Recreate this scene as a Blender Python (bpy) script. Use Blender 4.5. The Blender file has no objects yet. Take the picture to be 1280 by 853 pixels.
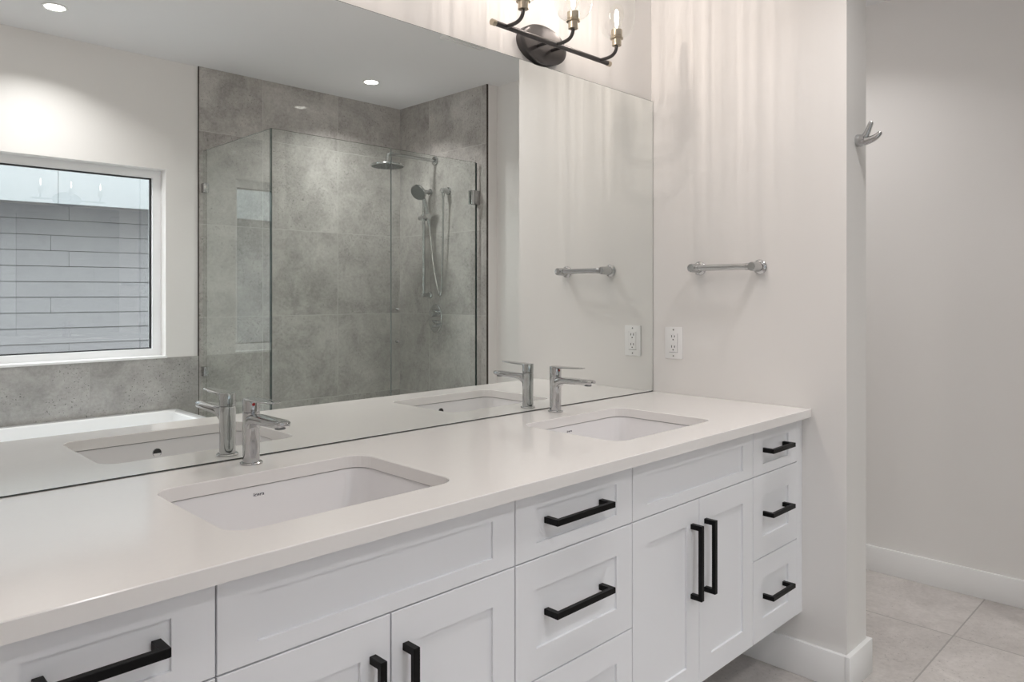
import bpy, bmesh, math, random
from mathutils import Vector, Matrix

random.seed(4)
S = bpy.context.scene
COL = S.collection
PI = math.pi
R = math.radians

# ------------------------------------------------------------------ camera, sky, exposure
cam_d = bpy.data.cameras.new('camera')
cam = bpy.data.objects.new('camera', cam_d)
COL.objects.link(cam)
cam_d.sensor_width = 36.0
cam_d.lens = 920.66 / 1280 * 36.0
cam_d.shift_y = -59.56 / 1280
cam_d.clip_start = 0.02
cam.location = (-2.3068, -1.5639, 1.2109)
cam.rotation_euler = (R(90), 0, R(45.06 - 90))
S.camera = cam

S.view_settings.view_transform = 'Standard'
S.view_settings.look = 'None'
S.view_settings.gamma = 1.0
S.view_settings.use_curve_mapping = False
S.view_settings.exposure = 0.42
S.cycles.max_bounces = 14
S.cycles.diffuse_bounces = 7
S.cycles.glossy_bounces = 10
S.cycles.transmission_bounces = 10
S.cycles.transparent_max_bounces = 24
S.cycles.blur_glossy = 0.6
S.cycles.sample_clamp_indirect = 4.0
S.cycles.caustics_refractive = False

SKY = 4.9            # overcast daylight
POT = 4.9            # watts per ceiling downlight
BULB = 1.9           # watts per vanity bulb

w = bpy.data.worlds.new('sky')
S.world = w
w.use_nodes = True
nt = w.node_tree
bg = nt.nodes['Background']
bg.inputs['Color'].default_value = (0.92, 0.955, 1.0, 1)
bg.inputs['Strength'].default_value = SKY

# ------------------------------------------------------------------ material helpers
def mat(name):
    m = bpy.data.materials.new(name)
    m.use_nodes = True
    n = m.node_tree.nodes
    return m, m.node_tree, n, m.node_tree.links, n['Principled BSDF']

def plain(name, col, rough=0.5, metal=0.0, spec=0.5, coat=0.0, bump=0.0, bump_scale=200, var=0.0):
    m, t, n, l, b = mat(name)
    b.inputs['Base Color'].default_value = (*col, 1)
    b.inputs['Roughness'].default_value = rough
    b.inputs['Metallic'].default_value = metal
    b.inputs['Specular IOR Level'].default_value = spec
    b.inputs['Coat Weight'].default_value = coat
    b.inputs['Coat Roughness'].default_value = 0.03
    tc = n.new('ShaderNodeTexCoord')
    ns = n.new('ShaderNodeTexNoise')
    ns.inputs['Scale'].default_value = bump_scale
    ns.inputs['Detail'].default_value = 3
    l.new(tc.outputs['Object'], ns.inputs['Vector'])
    if bump:
        bp = n.new('ShaderNodeBump')
        bp.inputs['Strength'].default_value = bump
        bp.inputs['Distance'].default_value = 0.001
        l.new(ns.outputs['Fac'], bp.inputs['Height'])
        l.new(bp.outputs['Normal'], b.inputs['Normal'])
    if var:
        mx = n.new('ShaderNodeMix'); mx.data_type = 'RGBA'
        mx.inputs['A'].default_value = (*[c * (1 - var) for c in col], 1)
        mx.inputs['B'].default_value = (*[min(1, c * (1 + var)) for c in col], 1)
        l.new(ns.outputs['Fac'], mx.inputs['Factor'])
        l.new(mx.outputs['Result'], b.inputs['Base Color'])
    return m

def math_node(n, l, op, a, b=None, clamp=False):
    k = n.new('ShaderNodeMath'); k.operation = op; k.use_clamp = clamp
    for i, v in enumerate((a, b)):
        if v is None: continue
        if isinstance(v, (int, float)): k.inputs[i].default_value = v
        else: l.new(v, k.inputs[i])
    return k.outputs[0]

def concrete_tile(name, axes, size, off, dark, light, grout, rough=0.3, gw=0.003, spots=0.55, coat=0.55):
    """concrete-look porcelain in a grid; axes = which object coords run across the face."""
    m, t, n, l, b = mat(name)
    b.inputs['Coat Weight'].default_value = coat
    b.inputs['Coat Roughness'].default_value = 0.045
    tc = n.new('ShaderNodeTexCoord')
    sp = n.new('ShaderNodeSeparateXYZ')
    l.new(tc.outputs['Object'], sp.inputs[0])
    cells, masks = [], []
    for ax, s, o in zip(axes, size, off):
        v = math_node(n, l, 'SUBTRACT', sp.outputs[ax], o)
        v = math_node(n, l, 'DIVIDE', v, s)
        cells.append(math_node(n, l, 'FLOOR', v))
        fr = math_node(n, l, 'FRACT', v)
        d = math_node(n, l, 'MINIMUM', fr, math_node(n, l, 'SUBTRACT', 1.0, fr))
        masks.append(math_node(n, l, 'LESS_THAN', d, gw / 2 / s))
    g = math_node(n, l, 'MAXIMUM', masks[0], masks[1])
    cb = n.new('ShaderNodeCombineXYZ')
    l.new(cells[0], cb.inputs[0]); l.new(cells[1], cb.inputs[1])
    wn = n.new('ShaderNodeTexWhiteNoise'); wn.noise_dimensions = '2D'
    l.new(cb.outputs[0], wn.inputs['Vector'])
    # shift noise per tile so the pattern breaks at the joints
    sc = n.new('ShaderNodeVectorMath'); sc.operation = 'SCALE'
    l.new(wn.outputs['Color'], sc.inputs[0]); sc.inputs['Scale'].default_value = 7.0
    ad = n.new('ShaderNodeVectorMath'); ad.operation = 'ADD'
    l.new(tc.outputs['Object'], ad.inputs[0]); l.new(sc.outputs[0], ad.inputs[1])
    n1 = n.new('ShaderNodeTexNoise'); n1.inputs['Scale'].default_value = 5.0
    n1.inputs['Detail'].default_value = 9; n1.inputs['Roughness'].default_value = 0.68; n1.inputs['Distortion'].default_value = 0.5
    n2 = n.new('ShaderNodeTexNoise'); n2.inputs['Scale'].default_value = 60
    n2.inputs['Detail'].default_value = 5; n2.inputs['Roughness'].default_value = 0.7
    n3 = n.new('ShaderNodeTexNoise'); n3.inputs['Scale'].default_value = 110; n3.inputs['Detail'].default_value = 2
    n4 = n.new('ShaderNodeTexNoise'); n4.inputs['Scale'].default_value = 4.5; n4.inputs['Detail'].default_value = 3
    for k in (n1, n2, n3, n4): l.new(ad.outputs[0], k.inputs['Vector'])
    r1 = n.new('ShaderNodeValToRGB')
    r1.color_ramp.elements[0].position = 0.34; r1.color_ramp.elements[0].color = (*dark, 1)
    r1.color_ramp.elements[1].position = 0.66; r1.color_ramp.elements[1].color = (*light, 1)
    mixv = math_node(n, l, 'ADD', math_node(n, l, 'MULTIPLY', n1.outputs['Fac'], 0.66), math_node(n, l, 'MULTIPLY', n2.outputs['Fac'], 0.34))
    mixv = math_node(n, l, 'ADD', mixv, math_node(n, l, 'MULTIPLY', math_node(n, l, 'SUBTRACT', wn.outputs['Value'], 0.5), 0.06))
    l.new(mixv, r1.inputs[0])
    # little pits, clustered
    pit = math_node(n, l, 'MULTIPLY', math_node(n, l, 'GREATER_THAN', n3.outputs['Fac'], 0.655),
                    math_node(n, l, 'GREATER_THAN', n4.outputs['Fac'], 0.5))
    mp = n.new('ShaderNodeMix'); mp.data_type = 'RGBA'; mp.blend_type = 'MULTIPLY'
    l.new(math_node(n, l, 'MULTIPLY', pit, spots), mp.inputs['Factor'])
    l.new(r1.outputs['Color'], mp.inputs['A']); mp.inputs['B'].default_value = (0.25, 0.25, 0.25, 1)
    mg = n.new('ShaderNodeMix'); mg.data_type = 'RGBA'
    l.new(g, mg.inputs['Factor']); l.new(mp.outputs['Result'], mg.inputs['A']); mg.inputs['B'].default_value = (*grout, 1)
    l.new(mg.outputs['Result'], b.inputs['Base Color'])
    rr = n.new('ShaderNodeMapRange'); rr.inputs['To Min'].default_value = rough * 0.75; rr.inputs['To Max'].default_value = rough * 1.3
    l.new(n1.outputs['Fac'], rr.inputs['Value']); l.new(rr.outputs[0], b.inputs['Roughness'])
    bp = n.new('ShaderNodeBump'); bp.inputs['Strength'].default_value = 0.35; bp.inputs['Distance'].default_value = 0.002; bp.invert = True
    l.new(math_node(n, l, 'ADD', g, math_node(n, l, 'MULTIPLY', pit, 0.25)), bp.inputs['Height'])
    l.new(bp.outputs['Normal'], b.inputs['Normal'])
    return m

def fresnel(n, l, ior):
    # same reflectance from either side of a thin wall
    ge = n.new('ShaderNodeNewGeometry')
    fr = n.new('ShaderNodeFresnel')
    l.new(math_node(n, l, 'ADD', math_node(n, l, 'MULTIPLY', ge.outputs['Backfacing'], 1/ior - ior), ior), fr.inputs['IOR'])
    return fr

def thin_glass(name, tint, ior=1.5, refl=1.0, rough=0.0):
    m, t, n, l, b = mat(name)
    n.remove(b)
    out = n['Material Output']
    tr = n.new('ShaderNodeBsdfTransparent'); tr.inputs['Color'].default_value = (*tint, 1)
    gl = n.new('ShaderNodeBsdfGlossy'); gl.inputs['Roughness'].default_value = rough
    gl.inputs['Color'].default_value = (0.95, 1.0, 0.98, 1)
    fr = fresnel(n, l, ior)
    mx = n.new('ShaderNodeMixShader')
    ge = n.new('ShaderNodeNewGeometry')
    face = math_node(n, l, 'SUBTRACT', 1.0, ge.outputs['Backfacing'])
    l.new(math_node(n, l, 'MULTIPLY', math_node(n, l, 'MULTIPLY', fr.outputs[0], face), refl * 1.7, True), mx.inputs[0])
    l.new(tr.outputs[0], mx.inputs[1]); l.new(gl.outputs[0], mx.inputs[2])
    l.new(mx.outputs[0], out.inputs[0])
    return m

def bulb_spread(ld, seed):
    """the seeded-glass shade spreads each bulb's light in narrow upright fans"""
    ld.use_nodes = True
    t = ld.node_tree; n = t.nodes; l = t.links
    em = n['Emission']
    ge = n.new('ShaderNodeNewGeometry'); sp = n.new('ShaderNodeSeparateXYZ')
    l.new(ge.outputs['Incoming'], sp.inputs[0])
    an = math_node(n, l, 'ARCTAN2', sp.outputs[1], sp.outputs[0])
    cb = n.new('ShaderNodeCombineXYZ')
    l.new(math_node(n, l, 'COSINE', an), cb.inputs[0]); l.new(math_node(n, l, 'SINE', an), cb.inputs[1])
    cb.inputs[2].default_value = seed
    fac = []
    for sc, lo, hi, a, b in ((7.0, 0.38, 0.62, 0.86, 1.14), (20.0, 0.40, 0.60, 0.70, 1.30)):
        ns = n.new('ShaderNodeTexNoise'); ns.inputs['Scale'].default_value = sc; ns.inputs['Detail'].default_value = 2
        l.new(cb.outputs[0], ns.inputs['Vector'])
        mr = n.new('ShaderNodeMapRange')
        for k, v in (('From Min', lo), ('From Max', hi), ('To Min', a), ('To Max', b)): mr.inputs[k].default_value = v
        l.new(ns.outputs['Fac'], mr.inputs['Value']); fac.append(mr.outputs[0])
    fo = n.new('ShaderNodeLightFalloff'); fo.inputs['Smooth'].default_value = 0.10
    l.new(math_node(n, l, 'MULTIPLY', fac[0], fac[1]), fo.inputs['Strength'])
    l.new(fo.outputs['Quadratic'], em.inputs['Strength'])

def emit(name, col, strength):
    m, t, n, l, b = mat(name)
    b.inputs['Base Color'].default_value = (0.9, 0.9, 0.9, 1)
    b.inputs['Emission Color'].default_value = (*col, 1)
    b.inputs['Emission Strength'].default_value = strength
    return m

M = {}
M['wall'] = plain('wall_paint', (0.80, 0.785, 0.77), 0.55, bump=0.05, bump_scale=350)
M['ceiling'] = plain('ceiling_paint', (0.86, 0.86, 0.87), 0.7, bump=0.05, bump_scale=300)
M['trim'] = plain('trim_paint', (0.86, 0.86, 0.86), 0.35)
M['cabinet'] = plain('cabinet_paint', (0.85, 0.86, 0.89), 0.32, bump=0.02, bump_scale=120)
M['carcass'] = plain('carcass_board', (0.55, 0.55, 0.55), 0.6)
M['quartz'] = plain('quartz', (0.85, 0.83, 0.815), 0.115, spec=0.5, var=0.012, bump_scale=90)
M['ceramic'] = plain('glazed_ceramic', (0.83, 0.82, 0.83), 0.06, coat=0.3)
M['tub'] = plain('tub_acrylic', (0.88, 0.89, 0.90), 0.10, coat=0.2)
M['chrome'] = plain('chrome', (0.55, 0.556, 0.56), 0.05, metal=1)
M['steel'] = plain('brushed_steel', (0.50, 0.50, 0.50), 0.22, metal=1)
M['black'] = plain('black_metal', (0.0035, 0.0035, 0.004), 0.42, spec=0.18)
M['bronze'] = plain('dark_bronze', (0.10, 0.095, 0.095), 0.34, metal=0.85)
M['brass'] = plain('antique_brass', (0.50, 0.44, 0.35), 0.28, metal=1)
M['plastic'] = plain('white_plastic', (0.86, 0.86, 0.86), 0.3)
M['slot'] = plain('dark_slot', (0.02, 0.02, 0.02), 0.6)
M['grey_line'] = plain('grey_seam', (0.22, 0.22, 0.23), 0.6)
M['red'] = plain('red_dot', (0.45, 0.02, 0.02), 0.3)
M['ink'] = plain('navy_ink', (0.01, 0.01, 0.035), 0.4)
M['dark_trim'] = plain('bronze_edge', (0.055, 0.045, 0.038), 0.45, metal=0.5)
M['vinyl'] = plain('white_vinyl', (0.90, 0.91, 0.93), 0.35)
M['gasket'] = plain('black_gasket', (0.012, 0.012, 0.014), 0.5)
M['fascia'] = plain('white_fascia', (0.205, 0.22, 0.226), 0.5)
M['mirror_edge'] = plain('mirror_edge', (0.05, 0.07, 0.065), 0.3)
M['nozzle'] = plain('grey_nozzle', (0.18, 0.19, 0.19), 0.45)
M['shower_glass'] = thin_glass('shower_glass', (0.968, 0.988, 0.979))
M['glass_edge'] = plain('glass_edge', (0.03, 0.05, 0.047), 0.15)
M['window_glass'] = thin_glass('window_glass', (0.97, 0.975, 0.972), refl=1.3)
M['bulb_glass'] = thin_glass('bulb_glass', (0.99, 0.985, 0.97), ior=1.35, refl=0.8)
M['shade'] = thin_glass('clear_shade_glass', (0.975, 0.975, 0.97), ior=1.5, refl=0.8)
M['filament'] = emit('filament_glow', (1.0, 0.90, 0.76), 13)
M['lamp_lens'] = emit('downlight_lens', (1.0, 0.95, 0.88), 12)
M['tile_xz'] = concrete_tile('concrete_tile_back', (0, 2), (0.507, 0.521), (0.2345, 0.555), (0.265, 0.25, 0.236), (0.575, 0.55, 0.525), (0.54, 0.52, 0.50), rough=0.36)
M['tile_yz'] = concrete_tile('concrete_tile_side', (1, 2), (0.507, 0.521), (-2.2340, 0.555), (0.265, 0.25, 0.236), (0.575, 0.55, 0.525), (0.54, 0.52, 0.50), rough=0.36)
M['splash_xz'] = concrete_tile('concrete_tile_low', (0, 2), (0.55, 0.521), (-1.193, 0.345), (0.25, 0.242, 0.23), (0.48, 0.468, 0.45), (0.40, 0.39, 0.37), rough=0.36, spots=0.85)
M['floor_tile'] = concrete_tile('floor_tile', (0, 1), (0.61, 0.61), (0.636, -0.823), (0.42, 0.392, 0.375), (0.64, 0.605, 0.585), (0.33, 0.315, 0.30), rough=0.38, gw=0.005, spots=0.3, coat=0.0)

def siding_material():
    m, t, n, l, b = mat('grey_siding')
    tc = n.new('ShaderNodeTexCoord'); mp = n.new('ShaderNodeMapping')
    mp.inputs['Scale'].default_value = (3, 3, 90)
    l.new(tc.outputs['Object'], mp.inputs[0])
    ns = n.new('ShaderNodeTexNoise'); ns.inputs['Scale'].default_value = 2.0; ns.inputs['Detail'].default_value = 4
    l.new(mp.outputs[0], ns.inputs['Vector'])
    r = n.new('ShaderNodeValToRGB')
    r.color_ramp.elements[0].color = (0.128, 0.126, 0.130, 1); r.color_ramp.elements[1].color = (0.162, 0.160, 0.164, 1)
    l.new(ns.outputs['Fac'], r.inputs[0]); l.new(r.outputs[0], b.inputs['Base Color'])
    b.inputs['Roughness'].default_value = 0.7
    return m
M['siding'] = siding_material()

def mirror_material():
    m, t, n, l, b = mat('mirror_silver')
    b.inputs['Base Color'].default_value = (0.88, 0.905, 0.89, 1)
    b.inputs['Metallic'].default_value = 1
    b.inputs['Roughness'].default_value = 0.0
    return m
M['mirror'] = mirror_material()

# ------------------------------------------------------------------ mesh helpers
def box(bm, x0, x1, y0, y1, z0, z1, mi=0):
    v = [bm.verts.new(p) for p in ((x0,y0,z0),(x1,y0,z0),(x1,y1,z0),(x0,y1,z0),(x0,y0,z1),(x1,y0,z1),(x1,y1,z1),(x0,y1,z1))]
    for f in ((3,2,1,0),(4,5,6,7),(0,1,5,4),(1,2,6,5),(2,3,7,6),(3,0,4,7)):
        k = bm.faces.new([v[i] for i in f]); k.material_index = mi

def bevel(bm, w, seg=2):
    bmesh.ops.bevel(bm, geom=bm.edges[:], offset=w, segments=seg, profile=0.5, affect='EDGES')

def loft(bm, loops, cap0=True, cap1=True, mi=0):
    rows = [[bm.verts.new(p) for p in L] for L in loops]
    n = len(rows[0])
    for a, b in zip(rows, rows[1:]):
        for i in range(n):
            f = bm.faces.new((a[i], a[(i+1) % n], b[(i+1) % n], b[i])); f.material_index = mi
    if cap0: f = bm.faces.new(rows[0][::-1]); f.material_index = mi
    if cap1: f = bm.faces.new(rows[-1]); f.material_index = mi
    return rows

def lathe(bm, prof, n=32, origin=(0,0,0), axis='Z', cap0=True, cap1=True):
    o = Vector(origin); loops = []
    for r, h in prof:
        L = []
        for i in range(n):
            a = 2*PI*i/n; c, s = r*math.cos(a), r*math.sin(a)
            p = {'Z': (c, s, h), 'Y': (s, h, c), 'X': (h, c, s)}[axis]
            L.append(o + Vector(p))
        loops.append(L)
    loft(bm, loops, cap0, cap1)

def tube(bm, pts, rad, n=14, caps=True):
    pts = [Vector(p) for p in pts]
    rads = rad if isinstance(rad, (list, tuple)) else [rad]*len(pts)
    t0 = (pts[1]-pts[0]).normalized()
    u = t0.orthogonal().normalized(); loops = []
    for i, p in enumerate(pts):
        t = (pts[min(i+1, len(pts)-1)] - pts[max(i-1, 0)]).normalized()
        u = (u - t*u.dot(t)).normalized(); v = t.cross(u)
        loops.append([p + rads[i]*(u*math.cos(2*PI*k/n) + v*math.sin(2*PI*k/n)) for k in range(n)])
    loft(bm, loops, caps, caps)

def bez(p0, p1, p2, p3, n=12):
    p = [Vector(q) for q in (p0, p1, p2, p3)]
    return [p[0]*(1-t)**3 + p[1]*3*t*(1-t)**2 + p[2]*3*t*t*(1-t) + p[3]*t**3 for t in [i/n for i in range(n+1)]]

def catmull(ps, n=8):
    ps = [Vector(p) for p in ps]; out = []
    q = [ps[0]*2-ps[1]] + ps + [ps[-1]*2-ps[-2]]
    for i in range(1, len(q)-2):
        for k in range(n):
            t = k/n; a, b, c, d = q[i-1], q[i], q[i+1], q[i+2]
            out.append(0.5*((2*b)+(c-a)*t+(2*a-5*b+4*c-d)*t*t+(3*b-a-3*c+d)*t**3))
    out.append(ps[-1]); return out

def rrect(cx, cy, hx, hy, r, z, n=7):
    r = min(r, hx*0.98, hy*0.98); out = []
    for sx, sy, a0 in ((1,1,0),(-1,1,PI/2),(-1,-1,PI),(1,-1,3*PI/2)):
        for i in range(n+1):
            a = a0 + PI/2*i/n
            out.append((cx+sx*(hx-r)+r*math.cos(a), cy+sy*(hy-r)+r*math.sin(a), z))
    return out

def obj(name, bm, m, parent=None, smooth=False, loc=None):
    me = bpy.data.meshes.new(name)
    bmesh.ops.recalc_face_normals(bm, faces=bm.faces[:])
    bm.to_mesh(me); bm.free()
    for k in (m if isinstance(m, (list, tuple)) else [m]): me.materials.append(k)
    if smooth:
        me.polygons.foreach_set('use_smooth', [True]*len(me.polygons))
        me.set_sharp_from_angle(angle=R(32))
    o = bpy.data.objects.new(name, me); COL.objects.link(o)
    if loc is not None: o.location = loc
    if parent: o.parent = parent
    return o

def boxes(name, bs, m, parent=None, bev=0.0, seg=2):
    bm = bmesh.new()
    for b in bs: box(bm, *b)
    if bev: bevel(bm, bev, seg)
    return obj(name, bm, m, parent, smooth=bool(bev))

def thing(name, label, cat, loc=(0,0,0), rotz=0, group=None):
    o = bpy.data.objects.new(name, None); COL.objects.link(o)
    o.empty_display_size = 0.05
    o.location = loc; o.rotation_euler = (0, 0, rotz)
    o['label'] = label; o['category'] = cat
    if group: o['group'] = group
    return o

def tag(o, label, cat, group=None):
    o['label'] = label; o['category'] = cat
    if group: o['group'] = group
    return o

def struct(name, bs, m, label, cat, bev=0.0):
    o = boxes(name, bs, m, None, bev)
    o['kind'] = 'structure'; o['label'] = label; o['category'] = cat
    return o

def dup(root, loc, label, group=None):
    r = root.copy(); COL.objects.link(r); r.location = loc; r['label'] = label
    if group: r['group'] = group
    for ch in list(root.children):
        c = ch.copy(); COL.objects.link(c); c.parent = r
        for g in list(ch.children):
            d = g.copy(); COL.objects.link(d); d.parent = c
    return r

# ------------------------------------------------------------------ room shell
HC = 0.847            # counter top height
CEIL = 2.474
WB = 0.012            # plaster face behind the mirror
YW = -2.564           # window wall face
XL = -3.0
XF = 1.088            # far wall face
YS = -0.6955          # end of the partition
struct('floor', [(XL-0.1, 1.3, YW-0.2, 0.2, -0.1, 0.0)], M['floor_tile'], 'large beige grey concrete-look floor tiles', 'floor')
struct('ceiling', [(XL-0.1, 1.3, YW-0.2, 0.2, CEIL, CEIL+0.1)], M['ceiling'], 'flat white ceiling', 'ceiling')
struct('wall_back', [(XL-0.1, 1.3, WB, 0.15, 0, CEIL)], M['wall'], 'white wall behind the big mirror', 'wall')
struct('wall_left', [(XL-0.1, XL, YW-0.2, WB, 0, CEIL)], M['wall'], 'white wall at the far left of the bathroom', 'wall')
struct('wall_partition', [(0, 0.16, YS, WB, 0, CEIL)], M['wall'], 'short white wall at the right end of the vanity', 'wall')
struct('wall_right', [(XF, 1.3, -1.15, WB, 0, CEIL)], M['wall'], 'white wall of the nook past the partition', 'wall')
struct('wall_nook', [(0.805, 1.3, -1.677, -1.15, 0, CEIL)], M['wall'], 'white wall beside the shower seen in the mirror', 'wall')
struct('wall_shower', [(0.733, 1.3, YW-0.2, -1.677, 0, CEIL)], M['wall'], 'wall end that carries the shower tiles', 'wall')
# window wall with its opening
WX0, WX1, WZ0, WZ1 = -2.36, -0.821, 0.869, 1.879
struct('wall_front', [(XL, WX0, YW-0.16, YW, 0, CEIL), (WX1, 0.733, YW-0.16, YW, 0, CEIL),
                      (WX0, WX1, YW-0.16, YW, 0, WZ0), (WX0, WX1, YW-0.16, YW, WZ1, CEIL)],
       M['wall'], 'white wall with the window, seen in the mirror', 'wall')
struct('wall_shower_back', [(-0.647, 0.733, YW, YW+0.010, 0, CEIL)], M['tile_xz'], 'grey concrete-look tiles on the back of the shower', 'tiled wall')
struct('wall_shower_side', [(0.723, 0.733, YW+0.010, -1.680, 0, CEIL)], M['tile_yz'], 'grey concrete-look tiles behind the shower fittings', 'tiled wall')
struct('wall_backsplash', [(XL, -0.650, YW, YW+0.010, 0, 0.864)], M['splash_xz'], 'grey speckled tiles under the window above the bathtub', 'tiled wall')
struct('trim_1', [(0.7205, 0.733, -1.680, -1.677, 0, CEIL)], M['dark_trim'], 'thin dark metal edge at the right end of the shower tiles', 'trim')
struct('trim_2', [(-0.650, -0.647, YW, YW+0.0115, 0, CEIL)], M['dark_trim'], 'thin dark metal edge at the left end of the shower tiles', 'trim')
BH, BT = 0.108, 0.015
def bb(name, bs, label):
    o = struct(name, bs, M['trim'], label, 'baseboard', 0.0015); return o
bb('baseboard_partition', [(-BT, 0, YS, WB, 0, BH), (-BT, 0.16+BT, YS-BT, YS, 0, BH), (0.16, 0.16+BT, YS, WB, 0, BH)], 'white baseboard wrapping the end of the partition wall')
bb('baseboard_right', [(XF-BT, XF, -1.15, WB, 0, BH)], 'white baseboard along the nook wall at right')
bb('baseboard_nook', [(0.805-BT, 0.805, -1.677, -1.15+BT, 0, BH), (0.805, XF-BT, -1.15, -1.15+BT, 0, BH)], 'white baseboard of the wall beside the shower')
bb('baseboard_back', [(0.16+BT, XF-BT, WB-BT, WB, 0, BH)], 'white baseboard behind the partition wall')
bb('baseboard_left', [(XL, XL+BT, -1.75, WB, 0, BH)], 'white baseboard along the far left wall')

# window: vinyl frame set back in the opening, sill board, pane
win = thing('window_1', 'white framed picture window over the bathtub, seen in the mirror', 'window', (0, 0, 0))
win['kind'] = 'structure'
FW = 0.042
yo, yi = YW-0.135, YW-0.075
boxes('window_frame', [(WX0, WX1, yo, yi, WZ1-FW, WZ1), (WX0, WX1, yo, yi, WZ0, WZ0+FW),
                       (WX0, WX0+FW, yo, yi, WZ0+FW, WZ1-FW), (WX1-FW, WX1, yo, yi, WZ0+FW, WZ1-FW)], M['vinyl'], win)
g = 0.006
boxes('gasket', [(WX0+FW, WX1-FW, yo+0.02, yi-0.018, WZ1-FW-g, WZ1-FW), (WX0+FW, WX1-FW, yo+0.02, yi-0.018, WZ0+FW, WZ0+FW+g),
                 (WX0+FW, WX0+FW+g, yo+0.02, yi-0.018, WZ0+FW+g, WZ1-FW-g), (WX1-FW-g, WX1-FW, yo+0.02, yi-0.018, WZ0+FW+g, WZ1-FW-g)], M['gasket'], win)
boxes('glass', [(WX0+FW+g, WX1-FW-g, yo+0.027, yo+0.033, WZ0+FW+g, WZ1-FW-g)], M['window_glass'], win)
boxes('window_sill', [(WX0-0.003, WX1+0.003, yi, YW+0.0135, WZ0-0.006, WZ0+0.005)], M['trim'], win)

# ------------------------------------------------------------------ house next door
HD = Vector((math.cos(R(5.5)), math.sin(R(5.5)), 0))     # its wall runs almost parallel to ours
house = thing('neighbouring_house', 'neighbouring house with grey lap siding and white fascia outside the window', 'house', (-1.06, -5.40, 0), R(5.5))
PLK = 0.127
Z0F = 1.905
bm = bmesh.new()
z = -0.6
k = 0
while z < Z0F + 0.05:
    # lapped board: bottom edge stands proud of the one below
    x = -6.0
    xs = [-6.0, -2.9 + (k % 3) * 0.83 - 0.6, 0.34 if k % 4 == 1 else -0.9 + (k % 3)*1.37, 2.4 + (k % 2)*0.9, 7.0]
    xs = sorted(xs)
    for a, b_ in zip(xs, xs[1:]):
        a2, b2 = a + 0.0012, b_ - 0.0012
        v = [bm.verts.new(p) for p in ((a2, 0.012, z+0.004), (b2, 0.012, z+0.004), (b2, 0.003, z+PLK), (a2, 0.003, z+PLK),
                                       (a2, -0.01, z+0.004), (b2, -0.01, z+0.004), (b2, -0.01, z+PLK), (a2, -0.01, z+PLK))]
        for f in ((0,1,2,3),(7,6,5,4),(0,4,5,1),(1,5,6,2),(2,6,7,3),(3,7,4,0)): bm.faces.new([v[i] for i in f])
    z += PLK; k += 1
obj('siding', bm, M['siding'], house)
boxes('house_wall', [(-6, 7, -0.25, -0.01, -0.6, 2.7)], M['slot'], house)
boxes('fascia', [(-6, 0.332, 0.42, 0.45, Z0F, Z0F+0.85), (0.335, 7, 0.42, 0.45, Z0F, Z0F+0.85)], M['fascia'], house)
boxes('soffit', [(-6, 7, -0.01, 0.42, Z0F+0.03, Z0F+0.05)], M['siding'], house)
bm = bmesh.new()
v = [bm.verts.new(p) for p in ((-6,0.47,Z0F+0.85),(7,0.47,Z0F+0.85),(7,-3,Z0F+1.95),(-6,-3,Z0F+1.95),(-6,0.47,Z0F+0.88),(7,0.47,Z0F+0.88),(7,-3,Z0F+1.98),(-6,-3,Z0F+1.98))]
for f in ((3,2,1,0),(4,5,6,7),(0,1,5,4),(1,2,6,5),(2,3,7,6),(3,0,4,7)): bm.faces.new([v[i] for i in f])
obj('roof', bm, M['nozzle'], house)
struct('ground', [(-9, 9, -12, YW-0.2, -0.75, -0.6)], plain('gravel', (0.30, 0.30, 0.29), 0.9, var=0.2, bump_scale=30), 'grey ground between the two houses', 'ground')

# ------------------------------------------------------------------ vanity cabinets
YC = -0.559           # face of doors and drawers
GAP = 0.0028
ZB, ZM1, ZM2, ZT = 0.200, 0.440, 0.682, 0.812
def shaker(name, x0, x1, z0, z1, parent, rail, stile=0.058, depth=0.0055):
    x0 += GAP/2; x1 -= GAP/2; z0 += GAP/2; z1 -= GAP/2
    bm = bmesh.new()
    yb = YC + 0.019
    e = 0.0008
    def L(a, b, c, d, y): return [(a, y, c), (b, y, c), (b, y, d), (a, y, d)]
    loft(bm, [L(x0, x1, z0, z1, yb), L(x0, x1, z0, z1, YC+e), L(x0+e, x1-e, z0+e, z1-e, YC),
              L(x0+stile, x1-stile, z0+rail, z1-rail, YC),
              L(x0+stile, x1-stile, z0+rail, z1-rail, YC+depth)])
    return obj(name, bm, M['cabinet'], parent)
def handle(cx, cz, length, parent, vertical=False, hide=False):
    """square black bar pull on two mitred posts"""
    d, s = 0.032, 0.0125
    h = length/2
    y0, y1 = YC + 0.001, YC - d
    bm = bmesh.new()
    prof = [(-h, y0+0.004), (-h, y1), (h, y1), (h, y0+0.004), (h-s, y0+0.004), (h-s, y1+s*0.8), (-h+s, y1+s*0.8), (-h+s, y0+0.004)]
    def P(a, y, t): return (cx+t, y, cz+a) if vertical else (cx+a, y, cz+t)
    A = [bm.verts.new(P(a, y, -s/2)) for a, y in prof]
    B = [bm.verts.new(P(a, y, s/2)) for a, y in prof]
    for idx in ((0,1,6,7), (1,2,5,6), (2,3,4,5)):
        bm.faces.new([A[i] for i in idx]); bm.faces.new([B[i] for i in idx][::-1])
    n = len(prof)
    for i in range(n): bm.faces.new((A[i], A[(i+1)%n], B[(i+1)%n], B[i]))
    bmesh.ops.recalc_face_normals(bm, faces=bm.faces[:])
    bmesh.ops.bevel(bm, geom=bm.edges[:], offset=0.0006, segments=1, affect='EDGES')
    return obj('handle', bm, M['black'], parent)
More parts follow.
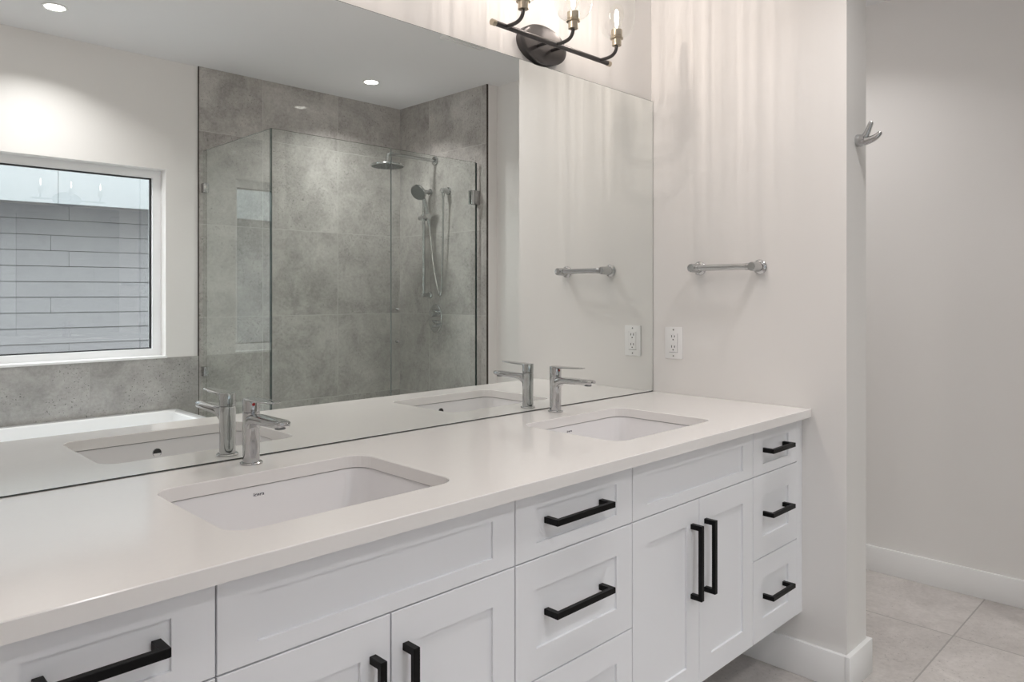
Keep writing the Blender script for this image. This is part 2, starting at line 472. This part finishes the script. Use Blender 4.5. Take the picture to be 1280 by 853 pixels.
def carcass(x0, x1, parent, ztop=0.8195):
    t = 0.016; yb, yf = -0.002, YC+0.0205
    x0 += 0.0003; x1 -= 0.0003
    bs = [(x0, x0+t, yf, yb, ZB, ztop), (x1-t, x1, yf, yb, ZB, ztop), (x0+t, x1-t, yf, yb, ZB, ZB+t),
          (x0+t, x1-t, yb-0.006, yb, ZB+t, ztop), (x0+t, x1-t, yf, yf+0.06, ztop-t, ztop)]
    return boxes('cabinet_body', bs, M['cabinet'], parent)
G = 'vanity cabinets under the counter'
RAIL_S, RAIL = 0.0285, 0.060
def drawer_cabinet(x0, x1, hl, label, hx=0.0):
    t = thing('drawer_cabinet', label, 'cabinet', (0, 0, 0), group=G)
    carcass(x0, x1, t)
    for z0, z1, rail in ((ZM2, ZT, RAIL_S), (ZM1, ZM2, RAIL), (ZB, ZM1, RAIL)):
        d = shaker('drawer', x0, x1, z0, z1, t, rail)
        handle((x0+x1)/2+hx, {ZM2: 0.752, ZM1: 0.566, ZB: 0.324}[z0], hl, d)
    return t
def sink_cabinet(x0, x1, label):
    t = thing('sink_cabinet', label, 'cabinet', (0, 0, 0), group=G)
    carcass(x0, x1, t, 0.66)
    shaker('false_front', x0, x1, ZM2, ZT, t, RAIL_S)
    xm = (x0+x1)/2
    for a, b, hx in ((x0, xm, xm-0.036), (xm, x1, xm+0.030)):
        d = shaker('door', a, b, ZB, ZM2, t, RAIL)
        handle(hx, 0.5285, 0.19, d, True)
    return t
XA, XB, XC, XD, XE, XZ = -2.167, -1.879, -1.295, -0.912, -0.329, -0.041
drawer_cabinet(XA, XB, 0.146, 'white shaker drawer bank at the left end of the vanity, nearest the camera')
sink_cabinet(XB, XC, 'white two-door shaker cabinet under the nearer sink')
drawer_cabinet(XC, XD, 0.19, 'wide white shaker drawer bank between the two sink cabinets', -0.009)
sink_cabinet(XD, XE, 'white two-door shaker cabinet under the farther sink, with both tall black pulls')
drawer_cabinet(XE, XZ, 0.146, 'narrow white shaker drawer bank next to the partition wall', -0.008)
tag(boxes('filler_strip', [(XZ+0.0008, -0.0006, YC+0.001, YC+0.02, ZB, ZT), (XZ+0.0008, XZ+0.017, YC+0.02, -0.002, ZB, 0.8195)], M['cabinet']),
    'narrow white filler strip between the last drawers and the partition wall', 'filler strip')
tag(boxes('end_panel', [(XA-0.02, XA-0.0006, YC+0.001, -0.002, ZB, 0.8195)], M['cabinet']),
    'white end panel closing the left side of the vanity', 'end panel')

# ------------------------------------------------------------------ countertop with two cutouts
YF = -0.588
SINKS = [(-1.595, -0.3065), (-0.627, -0.3065)]
SHX, SHY, SR = 0.2255, 0.1685, 0.042
CX0, CX1 = -2.20, -0.0008
bm = bmesh.new()
def ring(pts):
    vs = [bm.verts.new(p) for p in pts]
    es = [bm.edges.new((vs[i], vs[(i+1) % len(vs)])) for i in range(len(vs))]
    return vs, es
ZL = 0.8205
c = 0.0015
outer = lambda z, i: [(CX0+i, YF+i, z), (CX1-i*0.2, YF+i, z), (CX1-i*0.2, 0.0, z), (CX0+i, 0.0, z)]
to_v, to_e = ring(outer(HC, c)); mo_v, _ = ring(outer(HC-c, 0)); bo_v, bo_e = ring(outer(ZL, 0))
tops, bots = list(to_e), list(bo_e)
for a, b_ in ((to_v, mo_v), (mo_v, bo_v)):
    for i in range(4): bm.faces.new((a[i], a[(i+1)%4], b_[(i+1)%4], b_[i]))
for cx, cy in SINKS:
    tv, te = ring(rrect(cx, cy, SHX+c, SHY+c, SR+c, HC)); mv, _ = ring(rrect(cx, cy, SHX, SHY, SR, HC-c)); bv, be = ring(rrect(cx, cy, SHX, SHY, SR, ZL))
    tops += te; bots += be
    n = len(tv)
    for a, b_ in ((tv, mv), (mv, bv)):
        for i in range(n): bm.faces.new((a[i], b_[i], b_[(i+1)%n], a[(i+1)%n]))
bmesh.ops.triangle_fill(bm, use_beauty=True, use_dissolve=False, edges=tops)
bmesh.ops.triangle_fill(bm, use_beauty=True, use_dissolve=False, edges=bots)
tag(obj('countertop', bm, M['quartz']), 'long white quartz countertop with two rectangular sink cutouts', 'countertop')

# ------------------------------------------------------------------ sinks
def text_mesh(name, s, size, m, parent, loc, rot):
    cu = bpy.data.curves.new('lettering_curve', 'FONT'); cu.body = s; cu.size = size; cu.align_x = 'CENTER'
    cu.extrude = 0.0001; cu.offset = size*0.012
    tmp = bpy.data.objects.new('lettering_tmp', cu); COL.objects.link(tmp)
    bpy.context.view_layer.update()
    me = bpy.data.meshes.new_from_object(tmp.evaluated_get(bpy.context.evaluated_depsgraph_get()))
    bpy.data.objects.remove(tmp); bpy.data.curves.remove(cu)
    me.name = name
    o = bpy.data.objects.new(name, me); COL.objects.link(o)
    me.materials.clear(); me.materials.append(m)
    o.parent = parent; o.location = loc; o.rotation_euler = rot
    return o
def make_sink(label):
    t = thing('undermount_sink', label, 'sink', (SINKS[0][0], SINKS[0][1], 0), group='undermount sinks in the countertop')
    zr = 0.8185
    bm = bmesh.new()
    e = 0.003
    outer = [(0.232, 0.176, 0.03, 0.695), (0.240, 0.184, 0.05, 0.72), (0.243, 0.187, 0.05, 0.806), (0.252, 0.196, 0.05, 0.808), (0.252, 0.196, 0.05, zr)]
    inner = [(SHX+e, SHY+e, SR+e, zr), (SHX+e-0.002, SHY+e-0.002, SR+e, zr-0.004), (SHX-0.006, SHY-0.005, SR, 0.78), (SHX-0.016, SHY-0.012, SR+0.005, 0.735),
             (SHX-0.026, SHY-0.020, SR+0.01, 0.716), (SHX-0.042, SHY-0.034, SR+0.015, 0.706), (SHX-0.075, SHY-0.062, SR+0.02, 0.702), (0.06, 0.05, 0.045, 0.699), (0.026, 0.026, 0.0255, 0.6975)]
    loft(bm, [rrect(0, 0, a, b, r, z, 9) for a, b, r, z in outer] + [rrect(0, 0, a, b, r, z, 9) for a, b, r, z in inner], True, True)
    obj('bowl', bm, M['ceramic'], t, True)
    bm = bmesh.new(); lathe(bm, [(0.024, 0.6978), (0.024, 0.7000), (0.021, 0.7012), (0.0, 0.7016)], 24, cap1=False); d = obj('drain', bm, M['chrome'], t, True)
    # overflow ring in the front wall of the bowl
    bm = bmesh.new()
    zc = 0.789; yv = -SHY+0.0025
    L = lambda r, y: [(r*math.cos(2*PI*i/24), y, zc+r*math.sin(2*PI*i/24)) for i in range(24)]
    loft(bm, [L(0.0115, yv-0.004), L(0.0115, yv+0.002), L(0.0102, yv+0.0025), L(0.0102, yv+0.0008)], False, False)
    o = obj('overflow_ring', bm, M['chrome'], t, True)
    bm = bmesh.new(); loft(bm, [L(0.0103, yv+0.0002), L(0.0103, yv+0.0012)]); obj('overflow_hole', bm, M['slot'], o)
    text_mesh('maker_mark', 'icera', 0.0120, M['ink'], t, (-0.018, SHY-0.0015, 0.7985), (R(90+4), 0, 0))
    return t
sink = make_sink('white rectangular undermount sink nearer the camera, left of the two')
dup(sink, (SINKS[1][0], SINKS[1][1], 0), 'white rectangular undermount sink near the partition wall, right of the two')

# ------------------------------------------------------------------ faucets
def make_faucet(label, x):
    t = thing('basin_faucet', label, 'faucet', (x, -0.055, HC), group='single lever chrome faucets')
    bm = bmesh.new(); lathe(bm, [(0.0235, 0.0), (0.0235, 0.003), (0.0220, 0.0045), (0.0175, 0.005)], 40); obj('base_flange', bm, M['chrome'], t, True)
    bm = bmesh.new(); lathe(bm, [(0.0175, 0.0045), (0.0174, 0.060), (0.0178, 0.109), (0.0172, 0.1098), (0.0168, 0.1102)], 40); body = obj('body', bm, M['chrome'], t, True)
    # spout: flat oval section, sweeps out of the body towards the basin
    bm = bmesh.new(); loops = []
    secs = [  # y, z_top, thickness, half width
        (-0.004, 0.1080, 0.040, 0.0162), (-0.0135, 0.1080, 0.033, 0.0165), (-0.020, 0.1080, 0.0255, 0.0172), (-0.028, 0.1080, 0.0205, 0.0178), (-0.045, 0.1080, 0.0178, 0.0182),
        (-0.080, 0.1080, 0.0170, 0.0184), (-0.110, 0.1082, 0.0162, 0.0182), (-0.132, 0.1083, 0.0150, 0.0172), (-0.143, 0.1078, 0.0130, 0.0150), (-0.149, 0.1065, 0.0085, 0.0105), (-0.1505, 0.1048, 0.0035, 0.005)]
    for y, zt, th, hw in secs:
        zc, hh = zt - th/2, th/2
        L = []
        for i in range(28):
            a = 2*PI*i/28; ca, sa = math.cos(a), math.sin(a)
            ex = 0.55
            L.append((hw*math.copysign(abs(ca)**ex, ca), y, zc + hh*math.copysign(abs(sa)**(ex if th < 0.03 else 0.8), sa)))
        loops.append(L)
    loft(bm, loops); spout = obj('spout', bm, M['chrome'], t, True)
    bm = bmesh.new(); lathe(bm, [(0.0105, 0.0900), (0.0105, 0.0945)], 24, (0, -0.128, 0)); obj('aerator', bm, M['nozzle'], spout, True)
    # lever: drum on the body with a long thin flat blade
    bm = bmesh.new(); lathe(bm, [(0.0166, 0.1106), (0.0176, 0.1116), (0.0178, 0.1385), (0.0172, 0.1395), (0.0, 0.1396)], 40, cap1=False); lv = obj('lever', bm, M['chrome'], t, True)
    bm = bmesh.new(); loops = []
    for y, zt, th, hw in ((0.0165, 0.1402, 0.004, 0.005), (0.012, 0.1404, 0.005, 0.0125), (0.0, 0.1405, 0.0055, 0.0172), (-0.03, 0.1407, 0.0055, 0.0172), (-0.07, 0.1413, 0.0045, 0.0160), (-0.100, 0.1420, 0.0036, 0.0140), (-0.109, 0.1422, 0.0030, 0.0105), (-0.112, 0.1422, 0.002, 0.004)):
        zc, hh = zt - th/2, th/2; L = []
        for i in range(24):
            a = 2*PI*i/24; ca, sa = math.cos(a), math.sin(a)
            L.append((hw*math.copysign(abs(ca)**0.4, ca), y, zc + hh*math.copysign(abs(sa)**0.5, sa)))
        loops.append(L)
    loft(bm, loops); obj('lever_blade', bm, M['chrome'], lv, True)
    bm = bmesh.new(); lathe(bm, [(0.0034, -0.0176), (0.0034, -0.0186), (0.0, -0.0190)], 16, (-0.003, 0, 0.1285), 'Y', True, False); obj('heat_dot', bm, M['red'], lv, True)['label'] = 'small red dot'
    return t
fau = make_faucet('chrome single lever faucet standing behind the nearer sink', -1.589)
dup(fau, (-0.612, -0.055, HC), 'chrome single lever faucet standing behind the sink by the partition wall')

# ------------------------------------------------------------------ mirror
mr = thing('wall_mirror', 'huge frameless wall mirror standing on the countertop', 'mirror', (0, 0, 0))
MX0, MZ1, MY = -2.20, 1.925, 0.004
boxes('silvered_face', [(MX0+0.0022, -0.0030, MY-0.0002, MY+0.001, HC+0.0026, MZ1-0.0016)], M['mirror'], mr)
boxes('dark_edge', [(MX0, -0.0005, MY+0.001, WB-0.0003, HC+0.0005, MZ1)], M['mirror_edge'], mr)

# ------------------------------------------------------------------ vanity light fixtures
def make_light(x0, label):
    t = thing('vanity_light', label, 'light fixture', (x0, WB, 1.986), group='three-bulb vanity lights above the mirror')
    bm = bmesh.new(); lathe(bm, [(0.0600, 0.0), (0.0600, -0.020), (0.0575, -0.0225), (0.050, -0.0235), (0.0, -0.0235)], 56, axis='Y', cap1=False); bmesh.ops.scale(bm, vec=(1.75, 1, 1), verts=bm.verts[:]); obj('backplate', bm, M['bronze'], t, True)
    yb, zb = -0.068, -0.010
    for sx in (-0.032, 0.032):
        bm = bmesh.new(); tube(bm, [(sx, -0.022, zb), (sx, yb+0.004, zb)], 0.0055, 12); obj('standoff', bm, M['bronze'], t, True)
    bm = bmesh.new(); tube(bm, [(-0.258, yb, zb), (0.258, yb, zb)], 0.0078, 18); bar = obj('crossbar', bm, M['bronze'], t, True)
    for sx in (-0.264, 0.264):
        bm = bmesh.new(); tube(bm, [(sx-0.007, yb, zb), (sx+0.007, yb, zb)], 0.0090, 18); obj('end_cap', bm, M['brass'], bar, True)
    for sx in (-0.215, 0.0, 0.215):
        bm = bmesh.new()
        tube(bm, bez((sx, yb-0.004, zb), (sx, yb-0.045, zb-0.001), (sx, yb-0.069, zb+0.000), (sx, yb-0.070, zb+0.034), 18), 0.0056, 14)
        obj('arm', bm, M['bronze'], t, True)
        o = (sx, yb-0.070, zb+0.030)
        bm = bmesh.new()
        lathe(bm, [(0.006, 0.0), (0.0150, 0.001), (0.0150, 0.020), (0.0165, 0.0215), (0.0205, 0.022), (0.0210, 0.026), (0.0180, 0.029), (0.0185, 0.034), (0.0185, 0.050), (0.0165, 0.052), (0.0150, 0.052)], 32, o)
        obj('socket', bm, M['brass'], t, True)
        # clear bell shade, open at the top
        bm = bmesh.new()
        prof = [(0.0190, 0.028), (0.030, 0.030), (0.042, 0.038), (0.051, 0.052), (0.0565, 0.070), (0.0585, 0.095), (0.0590, 0.150), (0.0592, 0.175)]
        lathe(bm, prof, 64, cap0=False, cap1=False)
        obj('glass_shade', bm, M['shade'], t, True, loc=o)
        bm = bmesh.new()
        lathe(bm, [(0.0125, 0.050), (0.0130, 0.058), (0.0165, 0.070), (0.0225, 0.086), (0.0245, 0.100), (0.0225, 0.116), (0.016, 0.129), (0.008, 0.1345), (0.0, 0.136)], 28, o, cap1=False)
        bl = obj('bulb', bm, M['bulb_glass'], t, True)
        bm = bmesh.new()
        lathe(bm, [(0.002, 0.060), (0.0055, 0.068), (0.0070, 0.090), (0.0055, 0.110), (0.002, 0.117)], 14, o)
        obj('filament', bm, M['filament'], bl, True)
        ld = bpy.data.lights.new('bulb_light', 'POINT'); ld.energy = BULB; ld.color = (1.0, 0.89, 0.83); ld.shadow_soft_size = 0.0025
        bulb_spread(ld, 3.7*sx + 1.0)
        lo = bpy.data.objects.new('bulb_light', ld); COL.objects.link(lo); lo.parent = t; lo.location = (sx, yb-0.070, zb+0.030+0.122)
    return t
vl = make_light(-0.612, 'dark bronze three-bulb vanity light with clear glass shades above the farther sink')
vl2 = dup(vl, (-1.590, WB, 1.986), 'dark bronze three-bulb vanity light above the nearer sink, seen only as reflected bulbs')

# ------------------------------------------------------------------ towel bar
tb = thing('towel_bar', 'short chrome towel bar on the partition wall', 'towel bar', (0, 0, 1.299))
XB_ = -0.049
for y, s in ((-0.193, 1), (-0.417, -1)):
    bm = bmesh.new()
    lathe(bm, [(0.0235, -0.0004), (0.0240, -0.006), (0.0205, -0.010), (0.0165, -0.012), (0.0165, -0.026), (0.0155, -0.040), (0.0150, -0.060), (0.0135, -0.0635), (0.0, -0.0637)], 36, (0, y, 0), 'X', True, False)
    obj('post', bm, M['chrome'], tb, True)
bm = bmesh.new(); tube(bm, [(XB_, -0.200, 0), (XB_, -0.411, 0)], 0.0106, 24); bar = obj('bar', bm, M['chrome'], tb, True)
for y0, y1 in ((-0.207, -0.218), (-0.392, -0.403)):
    bm = bmesh.new(); tube(bm, [(XB_, y0, 0), (XB_, y1, 0)], 0.0120, 24); obj('collar', bm, M['steel'], bar, True)

# ------------------------------------------------------------------ wall outlet
ot = thing('wall_outlet', 'white double wall outlet on the partition wall beside the mirror', 'outlet', (0, -0.0865, 1.0315))
bm = bmesh.new(); box(bm, -0.0055, -0.0002, -0.0365, 0.0365, -0.0575, 0.0575); bevel(bm, 0.0018, 2); obj('cover_plate', bm, M['plastic'], ot, True)
bm = bmesh.new(); box(bm, -0.0075, -0.0054, -0.0168, 0.0168, -0.0335, 0.0335); bevel(bm, 0.0008, 2); ins = obj('receptacle', bm, M['plastic'], ot, True)
for zc in (0.0185, -0.0185):
    for y, h in ((0.0062, 0.0085), (-0.0062, 0.0072)):
        boxes('slot', [(-0.0080, -0.0073, y-0.0012, y+0.0012, zc+0.001-h/2+0.004, zc+0.001+h/2+0.004)], M['slot'], ins)
    bm = bmesh.new(); lathe(bm, [(0.0024, -0.0073), (0.0024, -0.0080)], 14, (0, 0, zc-0.0068), 'X'); obj('ground_hole', bm, M['slot'], ins)
boxes('seam', [(-0.0058, -0.0053, -0.0178, -0.0169, -0.0345, 0.0345), (-0.0058, -0.0053, -0.0178, 0.0178, -0.0350, -0.0336)], M['grey_line'], ot)
for zc in (0.0475, -0.0475):
    bm = bmesh.new(); lathe(bm, [(0.0030, -0.0054), (0.0030, -0.0060), (0.0, -0.0064)], 14, (0, 0, zc), 'X', True, False); obj('screw', bm, M['steel'], ot, True)

# ------------------------------------------------------------------ robe hook
hk = thing('robe_hook', 'small chrome double robe hook on the end of the partition wall', 'hook', (0.082, YS, 1.688))
bm = bmesh.new(); lathe(bm, [(0.0185, -0.0002), (0.0192, -0.003), (0.0180, -0.012), (0.0150, -0.024), (0.0, -0.030)], 28, axis='Y', cap1=False); obj('base', bm, M['chrome'], hk, True)
bm = bmesh.new(); pts = bez((0, -0.010, -0.005), (0, -0.034, -0.006), (0, -0.062, 0.000), (0, -0.070, 0.018), 16)
tube(bm, pts, [0.0155 - 0.0085*(i/16)**0.8 for i in range(16)] + [0.0050], 18); obj('lower_prong', bm, M['chrome'], hk, True)
bm = bmesh.new(); pts = bez((0, -0.012, 0.002), (0, -0.030, 0.008), (0, -0.034, 0.030), (0, -0.044, 0.053), 16)
tube(bm, pts, [0.0150 - 0.0078*(i/16)**0.5 for i in range(16)] + [0.0050], 18); obj('upper_prong', bm, M['chrome'], hk, True)

# ------------------------------------------------------------------ bathtub
tub = thing('bathtub', 'white bathtub below the window, seen in the mirror', 'bathtub', (-1.545, -2.165, 0))
bm = bmesh.new()
A, B, zt = 0.775, 0.382, 0.588
outer = [(A, B, 0.02, 0.0), (A, B, 0.02, zt-0.012), (A-0.003, B-0.003, 0.022, zt-0.003), (A-0.008, B-0.008, 0.024, zt)]
inner = [(A-0.055, B-0.055, 0.07, zt), (A-0.063, B-0.063, 0.075, zt-0.006), (A-0.075, B-0.072, 0.09, zt-0.05), (A-0.14, B-0.10, 0.12, 0.25), (A-0.18, B-0.13, 0.14, 0.17), (A-0.26, B-0.19, 0.15, 0.145)]
loft(bm, [rrect(0, 0, a, b, r, z, 8) for a, b, r, z in outer + inner])
obj('tub_shell', bm, M['tub'], tub, True)
bm = bmesh.new(); lathe(bm, [(0.03, 0.1452), (0.03, 0.149), (0.0, 0.150)], 24, (0.40, 0, 0), cap1=False); obj('drain', bm, M['chrome'], tub, True)

# ------------------------------------------------------------------ shower enclosure
GX, GY, GZ = -0.622, -1.755, 2.006
tag(boxes('shower_curb', [(GX-0.05, 0.722, GY-0.05, GY+0.05, 0.0002, 0.10), (GX-0.05, GX+0.05, YW+0.0105, GY-0.05, 0.0002, 0.10)], M['tile_xz'], None, 0.002),
    'low grey tiled curb under the shower glass', 'curb')
def pane(name, x0, x1, y0, y1, z0, z1, parent, dark=((0, 0, 1),)):
    bm = bmesh.new(); box(bm, x0, x1, y0, y1, z0, z1)
    for f in bm.faces:
        f.normal_update()
        f.material_index = 1 if any(f.normal.dot(Vector(d)) > 0.5 for d in dark) else 0
    return obj(name, bm, [M['shower_glass'], M['glass_edge']], parent)
T = 0.010
sp = thing('shower_screen', 'clear glass side panel between bathtub and shower', 'shower glass', (0, 0, 0), group='shower glass screens')
pane('glass', GX-T/2, GX+T/2, YW+0.014, GY-T/2-0.0022, 0.1005, GZ, sp)
for zc in (1.797, 0.777):
    bm = bmesh.new(); box(bm, GX-0.014, GX+0.014, YW+0.0104, YW+0.052, zc-0.026, zc+0.026); bevel(bm, 0.002, 2); obj('wall_clip', bm, M['steel'], sp, True)
bm = bmesh.new(); box(bm, GX-T/2-0.0008, GX+T/2+0.0008, GY-T/2-0.0018, GY-T/2-0.0006, 0.1005, GZ); obj('corner_seal', bm, M['glass_edge'], sp)
sp = thing('shower_screen', 'fixed clear glass panel at the front of the shower', 'shower glass', (0, 0, 0), group='shower glass screens')
pane('glass', GX-T/2, 0.074, GY-T/2, GY+T/2, 0.1005, GZ, sp)
bm = bmesh.new(); box(bm, -0.30, -0.25, GY-0.014, GY+0.014, 0.1002, 0.145); bevel(bm, 0.002, 2); obj('floor_clip', bm, M['steel'], sp, True)
sd = thing('shower_door', 'hinged clear glass shower door at the right of the enclosure', 'shower door', (0, 0, 0))
pane('glass', 0.0765, 0.700, GY-T/2, GY+T/2, 0.112, GZ, sd, ((0, 0, 1), (1, 0, 0)))
boxes('edge_seal', [(0.700, 0.7085, GY-0.003, GY+0.003, 0.112, GZ-0.002)], M['glass_edge'], sd)
boxes('strike_seal', [(0.0745, 0.0762, GY-0.005, GY+0.005, 0.112, GZ-0.002)], M['nozzle'], sd)
for zc in (1.792, 0.36):
    bm = bmesh.new()
    box(bm, 0.655, 0.7225, GY-0.016, GY-0.006, zc-0.043, zc+0.043); box(bm, 0.655, 0.7225, GY+0.006, GY+0.016, zc-0.043, zc+0.043)
    bevel(bm, 0.002, 2)
    lathe(bm, [(0.008, -0.030), (0.008, 0.030)], 16, (0.699, GY, zc))
    obj('hinge', bm, M['chrome'], sd, True)
for zc in (1.125, 0.945):
    bm = bmesh.new(); lathe(bm, [(0.0, -0.012), (0.007, -0.0115), (0.008, -0.005), (0.008, 0.005), (0.007, 0.0115), (0.0, 0.012)], 18, (0.118, GY, zc), 'Y', False, False); obj('door_stud', bm, M['chrome'], sd, True)

# rain head on its wall arm
rh = thing('rain_shower_head', 'round chrome rain shower head on a long wall arm', 'shower head', (0.723, -2.17, 2.072))
bm = bmesh.new(); lathe(bm, [(0.029, -0.0004), (0.029, -0.008), (0.024, -0.011), (0.014, -0.013)], 32, axis='X'); obj('flange', bm, M['chrome'], rh, True)
bm = bmesh.new(); tube(bm, [(-0.008, 0, 0)] + [(-0.335, 0, 0)] + bez((-0.335, 0, 0), (-0.372, 0, 0), (-0.376, 0, -0.006), (-0.376, 0, -0.045), 10)[1:], 0.0105, 18); obj('arm', bm, M['chrome'], rh, True)
bm = bmesh.new(); lathe(bm, [(0.012, -0.043), (0.016, -0.046), (0.016, -0.058), (0.030, -0.064), (0.102, -0.070), (0.105, -0.074), (0.104, -0.080), (0.098, -0.082)], 48, (-0.376, 0, 0)); hd = obj('head', bm, M['chrome'], rh, True)
bm = bmesh.new(); lathe(bm, [(0.097, -0.0822), (0.097, -0.0830)], 48, (-0.376, 0, 0))
for rr, cnt in ((0.02, 8), (0.04, 14), (0.06, 20), (0.08, 26)):
    for i in range(cnt):
        a = 2*PI*i/cnt
        lathe(bm, [(0.003, -0.083), (0.002, -0.0855)], 6, (-0.376+rr*math.cos(a), rr*math.sin(a), 0))
obj('nozzle_plate', bm, M['nozzle'], hd)

# slide bar with slider
XS = 0.723
YB = -2.222
sb = thing('slide_bar', 'vertical chrome slide bar on the shower wall', 'slide bar', (XS, YB, 1.20))
bm = bmesh.new(); tube(bm, [(-0.055, 0, -0.010), (-0.055, 0, 0.685)], 0.0105, 20); obj('rail', bm, M['chrome'], sb, True)
for zc in (0.0, 0.672):
    bm = bmesh.new()
    lathe(bm, [(0.022, -0.0004), (0.022, -0.006), (0.015, -0.010), (0.0135, -0.055), (0.0135, -0.068), (0.011, -0.071)], 24, (0, 0, zc), 'X'); obj('bracket', bm, M['chrome'], sb, True)
bm = bmesh.new(); lathe(bm, [(0.019, -0.020), (0.020, -0.016), (0.020, 0.016), (0.019, 0.020)], 24, (-0.055, 0, 0.502)); tube(bm, [(-0.055, 0.0, 0.502), (-0.060, 0.030, 0.506), (-0.061, 0.062, 0.507)], [0.016, 0.018, 0.0195], 18)
tube(bm, [(-0.055, -0.014, 0.502), (-0.055, -0.044, 0.502)], [0.012, 0.014], 18); obj('slider', bm, M['chrome'], sb, True)
hs = thing('hand_shower', 'chrome hand shower held on the slide bar, with a flexible hose', 'hand shower', (XS-0.062, YB+0.044, 1.706))
bm = bmesh.new(); tube(bm, catmull([(0.020, 0, -0.060), (0.008, 0, 0.0), (-0.008, 0, 0.060), (-0.022, -0.002, 0.105), (-0.044, -0.005, 0.136)], 5), [0.0105 + 0.0045*k/20 for k in range(21)], 18); obj('grip', bm, M['chrome'], hs, True)
bm = bmesh.new()
lathe(bm, [(0.0, 0.026), (0.024, 0.023), (0.046, 0.012), (0.054, 0.002), (0.054, -0.006), (0.050, -0.010)], 36, (0, 0, 0), cap0=False)
rot = Matrix.Translation((-0.064, -0.006, 0.152)) @ Vector((0.80, -0.24, 0.55)).to_track_quat('Z', 'Y').to_matrix().to_4x4()
bmesh.ops.transform(bm, matrix=rot, verts=bm.verts[:]); hh = obj('spray_head', bm, M['chrome'], hs, True)
bm = bmesh.new(); lathe(bm, [(0.0495, -0.0102), (0.0495, -0.0115)], 36); bmesh.ops.transform(bm, matrix=rot, verts=bm.verts[:]); obj('spray_face', bm, M['nozzle'], hh)
YE, ZE = -2.035, 1.862
bx, by, bz = XS-0.062, YB+0.044, 1.706
hose = catmull([(0.020, 0, -0.056), (0.026, 0.008, -0.16), (0.030, 0.026, -0.30), (0.033, 0.056, -0.43), (0.036, 0.082, -0.500), (0.037, 0.096, -0.490), (0.034, 0.108, -0.38), (0.026, YE-by-0.015, -0.16), (XS-0.045-bx, YE-by, ZE-0.035-bz)], 10)
bm = bmesh.new(); tube(bm, hose, 0.0062, 10); obj('hose', bm, M['steel'], hs, True)
el = thing('hose_outlet', 'round chrome hose outlet elbow on the shower wall', 'hose outlet', (XS, YE, ZE))
bm = bmesh.new(); lathe(bm, [(0.025, -0.0004), (0.025, -0.007), (0.019, -0.010), (0.0165, -0.045), (0.0165, -0.058), (0.013, -0.061)], 28, axis='X'); obj('elbow', bm, M['chrome'], el, True)
bm = bmesh.new(); lathe(bm, [(0.009, -0.012), (0.0105, -0.016), (0.0105, -0.034), (0.008, -0.036)], 18, (-0.045, 0, 0)); obj('hose_nut', bm, M['chrome'], el, True)
vv = thing('shower_valve', 'oval chrome shower valve plate with two handles', 'shower valve', (XS, -2.162, 1.048))
bm = bmesh.new()
def stad(x, g=0):
    out = []
    for i in range(40):
        a = 2*PI*i/40
        out.append((x, (0.066-g)*math.cos(a), (0.094-g)*math.sin(a)))
    return out
loft(bm, [stad(-0.0004), stad(-0.006), stad(-0.009, 0.004)]); obj('plate', bm, M['chrome'], vv, True)
for zc in (0.036, -0.034):
    bm = bmesh.new()
    lathe(bm, [(0.024, -0.009), (0.024, -0.034), (0.022, -0.042), (0.0, -0.0425)], 28, (0, 0, zc), 'X', True, False)
    tube(bm, [(-0.034, 0.012, zc+0.003), (-0.046, 0.052, zc+0.004)], [0.0075, 0.006], 12); obj('valve_handle', bm, M['chrome'], vv, True)

# ------------------------------------------------------------------ ceiling lights and vent
def make_pot(label, x, y):
    t = thing('recessed_light', label, 'ceiling light', (x, y, CEIL), group='recessed ceiling lights')
    bm = bmesh.new(); lathe(bm, [(0.040, -0.0005), (0.052, -0.0005), (0.052, -0.003), (0.048, -0.005), (0.040, -0.003)], 36, cap0=False, cap1=False)
    bm.faces.ensure_lookup_table(); obj('trim_ring', bm, M['plastic'], t, True)
    bm = bmesh.new(); lathe(bm, [(0.0405, -0.0010), (0.0405, -0.0022)], 36); obj('diffuser', bm, M['lamp_lens'], t)
    ld = bpy.data.lights.new('downlight', 'AREA'); ld.shape = 'DISK'; ld.size = 0.10; ld.energy = POT; ld.color = (1.0, 0.965, 0.955); ld.spread = R(125)
    lo = bpy.data.objects.new('downlight', ld); COL.objects.link(lo); lo.parent = t; lo.location = (0, 0, -0.008)
    return t
pot = make_pot('round recessed ceiling light above the bathtub', -1.44, -2.15)
for p, lb, k in (((0.205, -2.135), 'round recessed ceiling light above the shower', 1.0),
              ((-0.42, -1.04), 'added unseen downlight above the floor in front of the vanity, toward the partition', 0.55),  # extra lamp out of view, added to brighten the right-hand cabinets and floor
              ((-1.60, -1.10), 'added unseen downlight above the floor in front of the nearer sink', 0.3),  # weaker lamp out of view, added to raise the overall brightness
              ((0.55, -0.30), 'added unseen downlight in the nook past the partition wall', 0.5)):  # lamp out of view, added to lift the nook's far wall
    q = dup(pot, (p[0], p[1], CEIL), lb)
    for ch in q.children:
        if ch.type == 'LIGHT': ch.data = ch.data.copy(); ch.data.energy = POT * k; ch.data.size = 0.10 if k == 1.0 else 0.13
fan = thing('ceiling_vent', 'square white exhaust fan grille on the ceiling', 'vent', (0.135, -1.105, CEIL))
bs = [(-0.135, 0.135, -0.135, -0.120, -0.012, -0.0005), (-0.135, 0.135, 0.120, 0.135, -0.012, -0.0005), (-0.135, -0.120, -0.120, 0.120, -0.012, -0.0005), (0.120, 0.135, -0.120, 0.120, -0.012, -0.0005)]
boxes('frame', bs, M['plastic'], fan)
boxes('slats', [(-0.119, 0.119, -0.116+i*0.0195, -0.116+i*0.0195+0.012, -0.010, -0.002) for i in range(12)], M['plastic'], fan)
